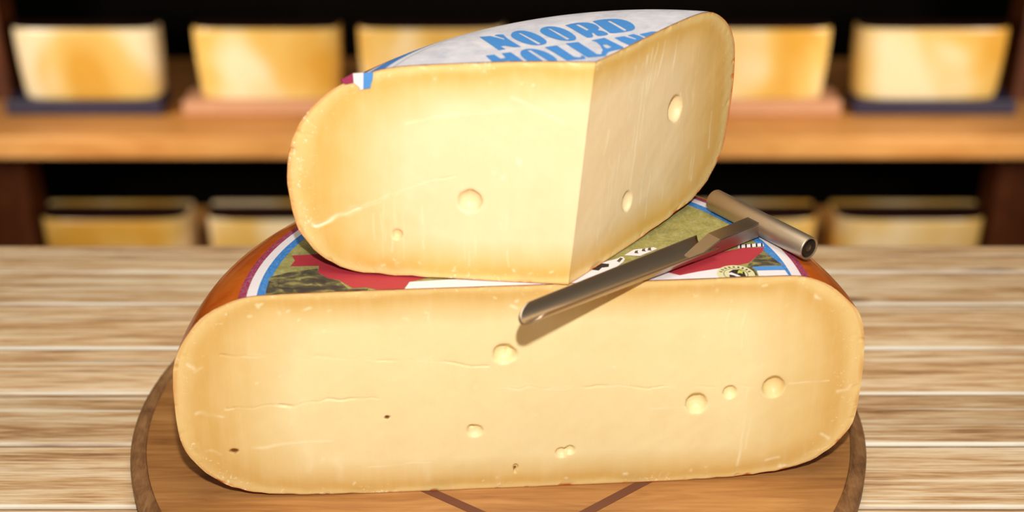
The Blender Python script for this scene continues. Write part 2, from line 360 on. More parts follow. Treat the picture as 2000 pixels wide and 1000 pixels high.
# ------------------------------------------------------------------ shelf unit behind
unit = thing('shelf_unit', 'wooden shelf rack with brown posts behind the table', 'shelf', loc=(0, 1.7, -.92))
def under_unit(o):
    o.parent = unit; o.location = Vector(o.location) - unit.location; return o
SH = -.417
under_unit(box('shelf_board', -1.25, 1.25, 1.60, 2.02, SH-.042, SH, M['shelf'], None, .004))
under_unit(box('shelf_board', -1.25, 1.25, 1.58, 2.02, -.790, -.752, M['shelf'], None, .004))
under_unit(box('shelf_board', -1.25, 1.25, 1.60, 2.02, .03, .07, M['shelf'], None, .004))
under_unit(box('back_panel', -1.25, 1.25, 2.03, 2.05, -.919, .12, M['back']))
for x0, x1 in ((-1.06, -.952), (.935, 1.043)):
    for z0, z1 in ((-.919, -.7905), (-.7515, SH-.0425), (SH+.0005, .0295)):
        under_unit(box('post', x0, x1, 1.78, 1.86, z0, z1, M['post'], None, .003))

def wheel_piece(name, label, cat, group, x, yf, z, width, h, depth_scale, wax, rim, top, spin):
    """front piece of a waxed wheel: bulging waxed front, flat cut back, dark paper on top"""
    root = thing(name, label, cat, group, (x, yf, z))
    R = width/2
    k = h
    prof = [(0, 0), (R*.93, 0), (R*.955, k*.02), (R*.965, k*.16), (R*.99, k*.5), (R, k*.90), (R*.995, k*.975), (R*.97, k), (0, k)]
    pr = chaikin(prof[1:-1], 2)
    pr = [(0, 0)] + [tuple(q) for q in pr] + [(0, k)]
    o = lathe('wax_coat', pr, wax, root, 64, True, math.pi, 2*math.pi, depth_scale, 5); o.location = (0, R*depth_scale, 0)
    # flat back
    n = len(pr)
    bm = bmesh.new()
    L = [bm.verts.new((-r, 0, zz)) for r, zz in pr[1:-1]]; Rr = [bm.verts.new((r, 0, zz)) for r, zz in pr[1:-1]]
    bm.faces.new(L + Rr[::-1]); bmesh.ops.recalc_face_normals(bm, faces=bm.faces[:])
    o = bm_obj('cut_back', bm, M['paste_low'], root, False); o.location = (0, R*depth_scale, 0)
    tp = lathe('top_label', [(0, k+.0012), (R*.985, k+.0012), (R*.988, k+.0002)], top, root, 48, False, math.pi, 2*math.pi, depth_scale*rim, 5)
    tp.location = (0, R*depth_scale*(1-1.0*(1-rim)), 0)
    return root
def tray(label, group, x, yf, width, mat):
    root = thing('tray', label, 'tray', group, (x, yf, SH+.0006))
    w, d = width/2, .072
    bm_obj('base', box_bm(-w, w, 0, d, 0, .026, .003), mat, root, False)
    bm_obj('front_lip', box_bm(-w, w, -.006, -.0002, .004, .031, .002), mat, root, False)
    return root
ROW = [(-.780, .264, 'far left, on a navy tray', 'navy'), (-.4535, .267, 'second from the left, on a tan tray', 'tan'),
       (-.155, .266, 'half hidden behind the top wedge', 'tan'), (.4365, .267, 'just right of the top wedge', 'tan'),
       (.754, .275, 'far right, on a navy tray', 'navy')]
TR = {0: 'navy tray on the upper shelf at the far left', 1: 'tan tray on the upper shelf, second from the left', 2: 'tan tray on the upper shelf just left of the top wedge',
      3: 'tan tray on the upper shelf just right of the top wedge', 4: 'navy tray on the upper shelf at the far right'}
for i, (x, wd, where, tm) in enumerate(ROW):
    tray(TR[i], 'trays on the upper shelf', x-.012 if i < 3 else x+.012, 1.702, wd+.022, M['tray_navy'] if tm == 'navy' else M['tray_tan'])
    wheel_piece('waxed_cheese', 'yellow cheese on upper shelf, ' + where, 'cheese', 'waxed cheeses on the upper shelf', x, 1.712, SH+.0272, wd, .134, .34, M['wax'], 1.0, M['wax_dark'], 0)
LOW = [(-.760, .28, 'yellow cheese with dark top on the lower shelf, far left'), (-.447, .28, 'yellow cheese with dark top on the lower shelf, left of the stacked cheeses'),
       (.430, .28, 'yellow cheese with dark top on the lower shelf, behind the steel handle'), (.744, .284, 'yellow cheese with dark top on the lower shelf, far right')]
for x, wd, lab in LOW:
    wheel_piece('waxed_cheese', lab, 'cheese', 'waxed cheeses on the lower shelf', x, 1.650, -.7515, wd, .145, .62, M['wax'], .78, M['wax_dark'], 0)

# ------------------------------------------------------------------ round serving board
TB = .020
board = thing('serving_board', 'round wooden serving board with darker rim under the cheeses', 'board', loc=(-.017, .087, .0002))
RB = .2377
lathe('board_top', [(0, 0), (RB*.90, 0), (RB-.0104, .0015), (RB-.0102, TB-.0004), (RB-.0106, TB), (0, TB)], M['board'], board, 160)
lathe('rim', [(RB-.0100, .0015), (RB-.005, .0005), (RB-.0015, .003), (RB, .007), (RB, TB-.0030), (RB-.0012, TB-.0012), (RB-.0099, TB-.0001), (RB-.0100, TB-.001), (RB-.0100, .0015)], M['board_rim'], board, 160)
def strip(p, q, wd, name, mat, parent, z0, z1, origin):
    p, q = Vector((*p, 0)), Vector((*q, 0)); d = (q-p).normalized(); n = Vector((-d.y, d.x, 0))*wd/2
    bm = bmesh.new(); vs = []
    for z in (z0, z1):
        for c in (p-n, q-n, q+n, p+n): vs.append(bm.verts.new((c.x-origin[0], c.y-origin[1], z)))
    for f in ((3, 2, 1, 0), (4, 5, 6, 7), (0, 1, 5, 4), (1, 2, 6, 5), (2, 3, 7, 6), (3, 0, 4, 7)): bm.faces.new([vs[i] for i in f])
    return bm_obj(name, bm, mat, parent, False)
for p, q in (((-.0855, .0150), (.0050, -.0480)), ((.0930, .0220), (.0062, -.0484))):
    strip(p, q, .0062, 'inlay', M['inlay'], board, TB-.002, TB+.00025, (-.017, .087))

# ------------------------------------------------------------------ cheese wheels
class Wheel:
    """wheel with a profile that differs a little around it; profiles run from the top centre to the bottom centre"""
    def __init__(s, c, z0, pa, pb, wfun, n=110):
        s.c = c; s.z0 = z0; s.w = wfun
        s.pa = s.prep(pa, n); s.pb = s.prep(pb, n); s.n = n
    def prep(s, p, n):
        p = np.array(p, float)/100
        return resample(chaikin(p, 3), n)
    def prof(s, a):
        w = s.w(a); return (1-w)*s.pa + w*s.pb
    def ztop(s, x, y):
        dx, dy = x-s.c[0], y-s.c[1]; rho = math.hypot(dx, dy)
        p = s.prof(math.atan2(dy, dx)); k = int(np.argmax(p[:, 0] > .192)) or s.n//3
        return s.z0 + float(np.interp(rho, p[:k, 0], p[:k, 1]))
    def bm(s, na=320):
        bm = bmesh.new(); rings = []
        for i in range(na):
            a = 2*math.pi*i/na; p = s.prof(a)
            row = []
            for r, z in p:
                x, y = s.c[0]+r*math.cos(a), s.c[1]+r*math.sin(a)
                fade = max(0, min(1, (.112-z)/.03))
                if r > .10 and fade > 0:
                    q = Vector((x, y, z)); k = .00028*mnoise.noise(q*110) + .0002*mnoise.noise(q*330); k *= fade
                    x += k*math.cos(a); y += k*math.sin(a)
                    if z < .03: z = max(z + .0008*mnoise.noise(q*140) + .0005*mnoise.noise(q*420) + .0003, .0002)
                row.append((x, y, s.z0+z))
            rings.append(row)
        top = bm.verts.new((s.c[0], s.c[1], s.z0 + np.mean([r[0][2] for r in rings])-s.z0)); bot = bm.verts.new((s.c[0], s.c[1], s.z0+s.pa[-1, 1]))
        vs = [[bm.verts.new(q) for q in r[1:-1]] for r in rings]
        m = len(vs[0])
        for i in range(na):
            j = (i+1) % na
            bm.faces.new((top, vs[i][0], vs[j][0])); bm.faces.new((bot, vs[j][-1], vs[i][-1]))
            for k in range(m-1): bm.faces.new((vs[i][k], vs[i][k+1], vs[j][k+1], vs[j][k]))
        return bm
    def label_bm(s, rl, off, na=240, nr=60, rc=None):
        bm = bmesh.new(); lay = bm.verts.layers.float.new('rho'); grid = []
        c = bm.verts.new((s.c[0], s.c[1], s.ztop(s.c[0], s.c[1]+1e-4)+off)); c[lay] = 0
        for i in range(na):
            a = 2*math.pi*i/na; row = []
            for k in range(1, nr+1):
                r = rl*k/nr; x, y = s.c[0]+r*math.cos(a), s.c[1]+r*math.sin(a)
                v = bm.verts.new((x, y, s.ztop(x, y)+off)); v[lay] = r if rc is None else math.hypot(x-rc[0], y-rc[1]); row.append(v)
            grid.append(row)
        for i in range(na):
            j = (i+1) % na
            bm.faces.new((c, grid[i][0], grid[j][0]))
            for k in range(nr-1): bm.faces.new((grid[i][k], grid[i][k+1], grid[j][k+1], grid[j][k]))
        return bm
def cut(bm, planes):
    for co, no in planes:
        bmesh.ops.bisect_plane(bm, geom=bm.verts[:]+bm.edges[:]+bm.faces[:], dist=1e-7, plane_co=co, plane_no=no, clear_outer=True)
    return bm
def chain_on(bm, co, no):
    """ordered boundary vertices lying on a plane"""
    co, no = Vector(co), Vector(no).normalized()
    on = {v for v in bm.verts if abs((v.co-co).dot(no)) < 2e-6}
    adj = {}
    for e in bm.edges:
        if len(e.link_faces) == 1 and e.verts[0] in on and e.verts[1] in on:
            a, b = e.verts; adj.setdefault(a, []).append(b); adj.setdefault(b, []).append(a)
    ends = [v for v, l in adj.items() if len(l) == 1]
    cur = ends[0] if ends else next(iter(adj)); prev = None; out = [cur]; seen = {cur}
    while True:
        nx = [v for v in adj[cur] if v not in seen]
        if not nx: break
        cur = nx[0]; seen.add(cur); out.append(cur)
    return np.array([tuple(v.co) for v in out]), not ends

def coons(bot, top, left, right):
    n, m = len(bot), len(left)
    s = np.linspace(0, 1, n)[None, :, None]; t = np.linspace(0, 1, m)[:, None, None]
    P = (1-t)*bot[None] + t*top[None] + (1-s)*left[:, None] + s*right[:, None]
    P -= (1-s)*(1-t)*bot[0] + s*(1-t)*bot[-1] + (1-s)*t*top[0] + s*t*top[-1]
    return P
def seg_dist(U, a, b):
    a, b = np.array(a), np.array(b); d = b-a; L = (d*d).sum()
    t = np.clip(((U-a)@d)/L, 0, 1); return np.linalg.norm(U-(a+t[..., None]*d), axis=-1), t
_NC = {}
def smooth_noise(U, freq, seed):
    key = (id(U), freq, seed)
    if key not in _NC: _NC[key] = smooth_noise_(U, freq, seed)
    return _NC[key]
def smooth_noise_(U, freq, seed):
    r = np.random.default_rng(seed); out = np.zeros(U.shape[:-1])
    for i in range(36):
        k = r.normal(size=2)*freq; out += np.sin(U@k + r.uniform(0, 6.28))
    return out/36**.5*1.0

def cut_face(name, parent, mat, origin, e1, e2, no, bot, top, left, right, loop, holes, cracks, marks, pits, step=.00055, vsq=2.9):
    """dense face in the cut plane with real holes, cracks and pits pressed into it"""
    n = int(np.linalg.norm(np.diff(bot, axis=0), axis=1).sum()/step); m = int(np.linalg.norm(np.diff(left, axis=0), axis=1).sum()/step)
    m = max(m, int(np.linalg.norm(np.diff(right, axis=0), axis=1).sum()/step)); n = max(n, int(np.linalg.norm(np.diff(top, axis=0), axis=1).sum()/step))
    P = coons(resample(bot, n), resample(top, n), resample(left, m), resample(right, m))
    o, e1, e2, no = map(np.array, (origin, e1, e2, no))
    U = np.stack([(P-o)@e1, (P-o)@e2], -1)
    LU = np.stack([(loop-o)@e1, (loop-o)@e2], -1); LU = resample(LU, 420)
    sub = U[::4, ::4]; ed = np.empty(sub.shape[:2])
    for i in range(sub.shape[0]):
        dd = sub[i][:, None]-LU[None]; ed[i] = np.sqrt(dd[..., 0]**2 + (vsq*dd[..., 1])**2).min(1)
    si, sj = np.arange(0, m, 4), np.arange(0, n, 4)
    tmp = np.stack([np.interp(np.arange(n), sj, r) for r in ed]); E = np.stack([np.interp(np.arange(m), si, tmp[:, j]) for j in range(n)], 1)
    D = .00016*smooth_noise(U, 60, 3) + .00004*smooth_noise(U, 300, 4)
    mark = np.zeros(E.shape); pit = np.zeros(E.shape)
    for (u, v_, ru, rv, dep) in holes:
        q = np.sqrt(((U[..., 0]-u/100)/(ru/100))**2 + ((U[..., 1]-v_/100)/(rv/100))**2)
        q = q*(1+.02*smooth_noise(U, 500, int(u*10) % 97))
        D += np.where(q < 1, np.sqrt(np.clip(1-q*q, 0, 1))*dep/100, 0) + .0003*np.exp(-((q-1.0)/.12)**2)*(q >= 1)
    wob = .0009*np.stack([smooth_noise(U, 260, 11), smooth_noise(U, 260, 12)], -1)
    for line, wd, dep in cracks:
        for a, b in zip(line[:-1], line[1:]):
            d, tt = seg_dist(U+wob, np.array(a)/100, np.array(b)/100)
            g = np.exp(-(d/wd)**2)*np.clip(.25+.8*smooth_noise(U, 120, 21), .08, 1)
            D += dep*g; mark = np.maximum(mark, .22*np.exp(-((d-wd*1.6)/wd)**2)*(smooth_noise(U, 260, 31) > .1))
    for line, wd, st in marks:
        for a, b in zip(line[:-1], line[1:]):
            d, tt = seg_dist(U+(2.2 if wd > .001 else .4)*wob, np.array(a)/100, np.array(b)/100)
            mark = np.maximum(mark, st*np.exp(-(d/wd)**2)*np.clip(.7+.5*smooth_noise(U, 220, 41), 0, 1))
    for (u, v_, ru, rv) in pits:
        q = np.sqrt(((U[..., 0]-u/100)/(ru/100))**2 + ((U[..., 1]-v_/100)/(rv/100))**2)*(1+.25*smooth_noise(U, 900, int(u*7) % 89))
        g = np.clip((1.1-q)*3, 0, 1); D += .0008*g; pit = np.maximum(pit, g)
    edge_chip = np.clip(smooth_noise(U, 420, 51)-.6, 0, 1)*np.exp(-E/.0035)
    D += .0011*edge_chip
    D *= np.clip(E/.0006, 0, 1)
    P = P - no*D[..., None]; _NC.clear()
    I = np.arange(n*m).reshape(m, n)
    q = np.stack([I[:-1, :-1], I[:-1, 1:], I[1:, 1:], I[1:, :-1]], -1).reshape(-1, 4)
    nn = np.cross(P[m//2, n//2+1]-P[m//2, n//2], P[m//2+1, n//2]-P[m//2, n//2])
    if nn@no < 0: q = q[:, ::-1]
    me = bpy.data.meshes.new(name)
    me.vertices.add(n*m); me.vertices.foreach_set('co', P.reshape(-1).astype(np.float32))
    nq = len(q); me.loops.add(nq*4); me.loops.foreach_set('vertex_index', q.reshape(-1).astype(np.int32))
    me.polygons.add(nq); me.polygons.foreach_set('loop_start', np.arange(0, nq*4, 4, dtype=np.int32))
    me.polygons.foreach_set('use_smooth', np.ones(nq, dtype=bool))
    for k, a in (('edge', E), ('mark', mark), ('pit', pit)):
        at = me.attributes.new(k, 'FLOAT', 'POINT'); at.data.foreach_set('value', a.reshape(-1).astype(np.float32))
    me.materials.append(mat); me.update(); me.validate()
    ob = bpy.data.objects.new(name, me); COL.objects.link(ob); ob.parent = parent
    return ob
def drape(name, polys, zfun, off, mat, parent, planes, cell=.004):
    """flat printed shape (first outline, then holes) laid onto a cheese top and trimmed by its cuts"""
    cu = bpy.data.curves.new('tmp', 'CURVE'); cu.dimensions = '2D'; cu.fill_mode = 'BOTH'
    for pl in polys:
        sp = cu.splines.new('POLY'); sp.points.add(len(pl)-1); sp.use_cyclic_u = True
        for p, (x, y) in zip(sp.points, pl): p.co = (x/100, y/100, 0, 1)
    tmp = bpy.data.objects.new('tmp', cu); COL.objects.link(tmp)
    bpy.context.view_layer.update()
    me = bpy.data.meshes.new_from_object(tmp.evaluated_get(bpy.context.evaluated_depsgraph_get()))
    bpy.data.objects.remove(tmp); bpy.data.curves.remove(cu)
    bm = bmesh.new(); bm.from_mesh(me); bpy.data.meshes.remove(me)
    if not bm.verts: bm.free(); return None
    for ax in (0, 1):
        lo = min(v.co[ax] for v in bm.verts); hi = max(v.co[ax] for v in bm.verts)
        k = lo + cell
        while k < hi:
            no = [0, 0, 0]; no[ax] = 1; co = [0, 0, 0]; co[ax] = k
            bmesh.ops.bisect_plane(bm, geom=bm.verts[:]+bm.edges[:]+bm.faces[:], dist=1e-6, plane_co=co, plane_no=no); k += cell
    for v in bm.verts: v.co.z = zfun(v.co.x, v.co.y) + off
    cut(bm, planes)
    if not bm.faces: bm.free(); return None
    bmesh.ops.recalc_face_normals(bm, faces=bm.faces[:])
    if sum(f.normal.z for f in bm.faces) < 0: bmesh.ops.reverse_faces(bm, faces=bm.faces[:])
    return bm_obj(name, bm, mat, parent, True)
def split_at(loop, idx):
    return [loop[a:b+1] if b > a else np.vstack([loop[a:], loop[:b+1]]) for a, b in zip(idx, idx[1:]+idx[:1])]
def nearest(loop2, p): return int(np.argmin(((loop2-np.array(p)/100)**2).sum(1)))
def round_poly(p, it=2):
    p = np.array(p); 
    for _ in range(it):
        q = np.roll(p, -1, 0); p = np.stack([.75*p+.25*q, .25*p+.75*q], 1).reshape(-1, 2)
    return [tuple(x) for x in p]

# --- the half wheel at the bottom
TH = .0667
half = thing('half_cheese_wheel', 'big half cheese wheel with long cut face lying on the round board', 'cheese', loc=(0, 0, TB))
def at_root(o, root):
    o.parent = root; o.location = Vector(o.location) - root.location; return o
PL = [(0, 13.95), (10, 13.93), (14.6, 13.88), (16.06, 13.72), (17.12, 13.24), (18.29, 12.54), (19.17, 11.38), (19.75, 10.4), (20.1, 9.4), (20.25, 8.2), (20.31, 7.0), (20.33, 5.5), (20.18, 3.9), (19.7, 2.89), (18.8, 1.69), (17.45, .72), (15.33, .22), (12.2, .03), (0, .03)]
PR_ = [(0, 13.95), (10, 14.0), (14.6, 14.03), (15.65, 14.0), (16.5, 13.75), (17.54, 13.22), (18.64, 12.17), (19.1, 11.7), (19.45, 11.0), (19.7, 10.05), (19.87, 8.64), (19.9, 6.8), (19.88, 5.06), (19.8, 3.73), (19.07, 2.57), (17.94, 1.34), (16.11, .58), (13.6, .17), (9.8, .03), (0, .03)]
low = Wheel((0, 0), TB+.0003, PR_, PL, lambda a: (1-math.cos(a-TH))/2)
LN = (math.sin(TH), -math.cos(TH), 0); LE1 = (math.cos(TH), math.sin(TH), 0); LE2 = (0, 0, 1)
lplanes = [((0, 0, 0), LN)]
bm = cut(low.bm(), lplanes); loop, _ = chain_on(bm, (0, 0, 0), LN)
at_root(bm_obj('rind', bm, M['rind']), half)
O = np.array((0, 0, TB+.0003))
L2 = np.stack([(loop-O)@np.array(LE1), (loop-O)@np.array(LE2)], -1)
ar = .5*np.sum(L2[:, 0]*np.roll(L2[:, 1], -1)-np.roll(L2[:, 0], -1)*L2[:, 1])
if ar < 0: loop, L2 = loop[::-1], L2[::-1]
idx = [nearest(L2, p) for p in ((-18.6, 1.6), (18.6, 1.9), (18.3, 12.5), (-18.2, 12.6))]
sb, sr, st, sl = split_at(loop, idx)
LOW_HOLES = [(-1.31, 9.51, .64, .66, .55), (-.85, 9.45, .34, .40, .2), (10.1, 5.6, .64, .70, .6), (12.05, 6.31, .40, .43, .34), (14.66, 6.55, .66, .72, .6), (-3.03, 4.26, .46, .42, .3), (-3.25, 4.5, .22, .2, .15),
             (2.14, 2.43, .36, .33, .3), (2.63, 2.6, .30, .30, .26), (-.63, 1.5, .16, .22, .2), (-.66, 1.2, .10, .12, .12)]
LOW_CR = [([(-17.4, 10.0), (-14.23, 10.11), (-12.52, 9.73), (-11.37, 9.68), (-9.63, 9.54), (-6.72, 9.28), (-3.8, 8.89), (-2.03, 8.71)], .0005, .0007),
          ([(-17.44, 6.53), (-16.57, 6.46), (-14.5, 6.58), (-12.43, 6.70), (-11.54, 6.8), (-8.59, 6.74)], .0005, .0006), ([(-14.3, 6.58), (-12.35, 6.74)], .0009, .0016), ([(-12.0, 9.74), (-11.2, 9.72)], .0012, .0016),
          ([(-2.04, 7.34), (1.55, 7.12), (4.56, 7.06), (7.29, 6.94), (11.25, 6.74), (14.01, 6.65)], .0005, .0004), ([(-1.0, 7.28), (1.3, 7.15)], .0007, .0010)]
LOW_MK = [([(15.53, 6.77), (17.98, 6.84)], .0006, .5), ([(12.58, 9.36), (12.4, 10.6), (12.63, 12.43)], .0006, .35), ([(11.6, 9.6), (11.45, 10.8), (11.7, 12.0)], .0006, .3), ([(12.91, .97), (13.12, 4.33), (13.1, 6.51)], .0008, .5), ([(13.3, 2.2), (13.5, 4.6)], .0006, .35),
          ([(-16.53, 3.62), (-15.33, 3.63), (-14.12, 3.83), (-11.42, 3.92)], .0010, .45), ([(-9.41, 1.87), (-5.74, 2.18)], .0006, .35), ([(7.36, 5.32), (11.34, 5.4), (13.79, 5.58)], .0005, .35),
          ([(-13.6, 5.2), (-13.65, 6.4)], .0014, .3), ([(-11.0, 1.3), (-11.05, 2.6)], .0030, .22), ([(-5.9, .9), (-6.0, 2.2)], .0025, .28), ([(-12.9, 2.0), (-12.8, 3.2)], .0022, .2),
          ([(-19.3, 9.6), (-18.9, 9.0), (-18.6, 9.2)], .0012, .45), ([(-18.9, 6.0), (-18.2, 6.2), (-17.7, 6.1)], .0012, .4), ([(-18.6, 3.4), (-17.9, 3.1)], .0014, .45), ([(18.7, 5.9), (19.3, 6.1), (19.4, 6.5)], .0014, .45), ([(14.7, 1.3), (15.4, 1.45)], .0010, .45), ([(17.9, 3.0), (18.4, 2.7)], .0010, .6)]
for k in range(46):
    u = random.uniform(-18.5, 18.5); zt = random.choice((13.1, 12.7, 13.3, 1.0, .7, 12.2)) + random.uniform(-.2, .2)
    LOW_MK.append(([(u, zt), (u+random.uniform(-.2, .2), zt+random.uniform(-.15, .15))], random.uniform(.0005, .0012), random.uniform(.35, .8)))
for k in range(26):
    u, zt = random.uniform(-16, 16), random.uniform(2.5, 11.5)
    LOW_MK.append(([(u, zt), (u+.06, zt+.03)], random.uniform(.0005, .0008), random.uniform(.3, .6)))
LOW_PIT = [(-8.2, 5.41, .17, .13), (-17.22, 3.47, .25, .16), (-.66, 1.35, .07, .10)]
at_root(cut_face('cut_face', None, M['paste_low'], O, LE1, LE2, LN, sb, st[::-1], sl[::-1], sr, loop, LOW_HOLES, LOW_CR, LOW_MK, LOW_PIT), half)
lab = low.label_bm(.1606, .0003); cut(lab, [((0, 0, 0), LN)])
low_label = at_root(bm_obj('label', lab, M['label_low']), half)
def low_print(name, polys, mat, off):
    o = drape(name, polys, low.ztop, .0003+off, mat, None, lplanes)
    if o: o.parent = low_label; o.location = -half.location - low_label.location
    return o
low_print('bush_print', [PRINTS['bush_l']], M['ink_bush'], .00008)
low_print('bush_print', [PRINTS['bush_r']], M['ink_bush'], .00008)
low_print('banner_print', [PRINTS['banner']], M['ink_white'], .00012)
low_print('ribbon_print', [PRINTS['ribbon_l']], M['ink_red'], .00020)
low_print('ribbon_print', [PRINTS['ribbon_r']], M['ink_red'], .00020)
low_print('stripe_print', [PRINTS['band_b']], M['ink_blue'], .00016)
low_print('stripe_print', [PRINTS['band_w']], M['ink_white'], .00016)
low_print('cow_print', [round_poly(PRINTS['cow_w'], 1)], M['ink_white'], .00024)
low_print('cow_patch_print', [[(3.55, 1.75), (3.9, 2.2), (4.2, 2.5), (4.75, 2.42), (4.7, 2.05), (4.3, 1.95), (4.1, 1.6)]], M['ink_black'], .00030)
low_print('cow_patch_print', [[(5.2, 2.75), (5.45, 3.2), (5.6, 3.1), (5.35, 2.6)]], M['ink_bush'], .00030)
low_print('cow_print', [[(5.7, 3.5), (6.3, 4.2), (7.5, 4.5), (7.7, 4.3), (6.6, 3.4)]], M['ink_white'], .00024)
for q in ((6.3, 3.75), (6.75, 4.0), (7.1, 4.1)):
    low_print('cow_patch_print', [[(q[0], q[1]), (q[0]+.08, q[1]+.3), (q[0]+.25, q[1]+.34), (q[0]+.2, q[1]+.12), (q[0]+.26, q[1]-.05)]], M['ink_bush'], .00030)
low_print('fence_print', [PRINTS['rail']], M['ink_white'], .00024)
for k in range(5):
    a = 12.55+k*.32
    low_print('fence_slat_print', [[(a, 4.3+k*.06), (a+.1, 4.32+k*.06), (a+.16, 4.82+k*.04), (a+.06, 4.8+k*.04)]], M['ink_black'], .00030)
SC = (11.85, 1.10)
def circ(r, n=40, c=SC): return [(c[0]+r*math.cos(2*math.pi*i/n), c[1]+r*math.sin(2*math.pi*i/n)) for i in range(n)]
low_print('seal_print', [circ(1.08)], M['ink_cream'], .00028)
low_print('seal_ring_print', [circ(.70), circ(.66)], M['ink_bush'], .00034)
low_print('cow_head_print', [[(11.45, .75), (11.5, 1.35), (11.75, 1.62), (12.1, 1.66), (12.35, 1.45), (12.4, .75)]], M['ink_black'], .00036)
low_print('cow_blaze_print', [[(11.35, 1.1), (11.6, 1.3), (11.95, 1.0), (12.15, .75), (11.9, .75), (11.7, .95)]], M['ink_white'], .00042)
low_print('flower_print', [[(12.0, 1.38), (12.1, 1.58), (12.2, 1.45), (12.38, 1.45), (12.25, 1.28), (12.25, 1.1), (12.1, 1.2), (11.95, 1.15)]], M['ink_lime'], .00048)
for k in range(9):   # ring of tiny lettering around the seal
    a = math.radians(20+k*17.5); c = (SC[0]+.86*math.cos(a), SC[1]+.86*math.sin(a))
    d = (math.cos(a), math.sin(a)); e = (-d[1], d[0])
    low_print('seal_letter_print', [[(c[0]+d[0]*p+e[0]*q, c[1]+d[1]*p+e[1]*q) for p, q in ((-.09, -.07), (-.09, .05), (.09, .07), (.09, -.05))]], M['ink_bush'], .00036)

# --- the wedge on top
CW = (.061, -.050); WZ = .1610
VB = np.array((.0231, -.0007, .16)); VT = np.array((.0356, .0182, .283))
NL = np.array((-.1026, -.9816, .1613)); NL /= np.linalg.norm(NL)
NR = np.array((.7789, -.6269, .0172)); NR /= np.linalg.norm(NR)
wedge = thing('cheese_wedge', 'upper cheese wedge with white label stacked on the half wheel', 'cheese', loc=(.0231, -.0007, WZ))
UL = [(0, 12.45), (7.3, 12.35), (10.05, 12.23), (11.8, 12.07), (14.9, 11.85), (16.4, 11.54), (17.5, 11.05), (18.5, 10.5), (19.3, 9.8), (20.05, 8.9), (20.6, 7.75), (20.84, 6.55), (20.9, 5.5), (20.74, 4.4), (20.5, 3.2), (20.2, 2.3), (19.57, 1.55), (18.73, .75), (17.4, .18), (15.98, .02), (12.7, 0), (0, 0)]
UR = [(0, 12.45), (7.2, 12.45), (9.7, 12.5), (12.2, 12.6), (15.2, 12.55), (16.5, 12.36), (17.5, 11.9), (18.5, 11.15), (19.25, 10.15), (19.55, 9.1), (19.6, 7.4), (19.4, 5.8), (19.1, 4.2), (18.7, 2.6), (17.9, 1.9), (17.3, 1.3), (16.05, .65), (13.5, .3), (10, .05), (0, 0)]
def wup(a):
    d = (math.degrees(a) % 360 - 72)/85; d = min(1, max(0, d)); return d*d*(3-2*d)
up = Wheel(CW, WZ-.0004, UR, UL, wup)
wplanes = [(tuple(VB), tuple(NL)), (tuple(VB), tuple(NR))]
bm = cut(up.bm(), wplanes)
chL, _ = chain_on(bm, VB, NL); chR, _ = chain_on(bm, VB, NR)
at_root(bm_obj('rind', bm, M['rind']), wedge)
def wedge_face(ch, no, holes, cracks, marks, pits, sgn, sh_top, sh_bot):
    if ch[0][2] < ch[-1][2]: ch = ch[::-1]          # from the apex top, round the rind, to the apex bottom
    e1 = np.cross((0, 0, 1.0), no); e1 /= np.linalg.norm(e1); e1 *= sgn
    e2 = np.cross(no, e1); e2 *= np.sign(e2[2])
    U = np.stack([(ch-VB)@e1, (ch-VB)@e2], -1)
    a, b = nearest(U, sh_top), nearest(U, sh_bot)
    top, side, bot = ch[:a+1], ch[a:b+1], ch[b:]
    apex = np.array([ch[-1], ch[0]])
    return at_root(cut_face('cut_face', None, M['paste_up'], VB, e1, e2, no, bot[::-1], top, apex, side[::-1], ch, holes, cracks, marks, pits, .0006), wedge), e1, e2
WL_MK = [([(14.37, 2.84), (13.04, 3.45), (11.86, 4.01)], .0013, .75), ([(11.86, 4.01), (9.25, 5.16), (6.39, 6.17)], .0004, .35), ([(9.22, 8.88), (7.24, 9.35), (3.33, 9.87)], .0008, .35), ([(3.35, 10.57), (1.95, 9.93), (.27, 9.15)], .0006, .5),
         ([(3.83, 5.93), (3.8, 5.95)], .0011, .9), ([(4.26, 6.32), (4.28, 6.34)], .0008, .9), ([(2.86, 6.85), (2.9, 6.95)], .0011, .9), ([(9.68, 4.85), (9.7, 4.85)], .0009, .8)]
for k in range(22):
    u = random.uniform(1, 15); zt = random.choice((11.2, .8, .6, 11.5)) + random.uniform(-.2, .2)
    WL_MK.append(([(u, zt), (u+random.uniform(-.15, .15), zt+.05)], .0007, random.uniform(.3, .6)))
for k in range(14):
    u = random.uniform(.5, 11); z0 = random.uniform(.8, 3)
    WL_MK.append(([(u, z0), (u+.05, z0+random.uniform(.8, 3))], .0005, random.uniform(.2, .35)))
_, LA1, LA2 = wedge_face(chL, NL, [(5.58, 4.66, .68, .64, .55), (9.67, 2.53, .29, .30, .26)], [([(14.3, 2.86), (13.0, 3.45), (11.86, 4.0)], .0006, .0010), ([(11.86, 4.01), (9.25, 5.16), (6.39, 6.17)], .0005, .0004)], WL_MK, [], -1, (14.2, 9.8), (14.3, 1.4))
WR_MK = []
for ln in ([(7.81, 11.74), (6.79, 6.67)], [(8.32, 11.9), (7.31, 8.69)], [(9.11, 11.85), (8.44, 9.9)], [(10.45, 11.8), (9.82, 9.19)], [(7.32, 11.42), (6.1, 5.0)], [(3.71, 8.12), (3.26, 6.9)], [(14.65, 5.82), (14.51, 3.49)], [(10.99, 8.22), (11.03, 6.28)], [(6.31, 5.88), (5.7, 2.23)]):
    WR_MK.append((ln, .0008, .55))
for k in range(34):
    u = random.uniform(1, 13); z0 = random.uniform(1, 9); ll = random.uniform(.8, 3.2)
    WR_MK.append(([(u, z0), (u+.16*ll, z0+ll)], random.uniform(.0005, .0012), random.uniform(.15, .4)))
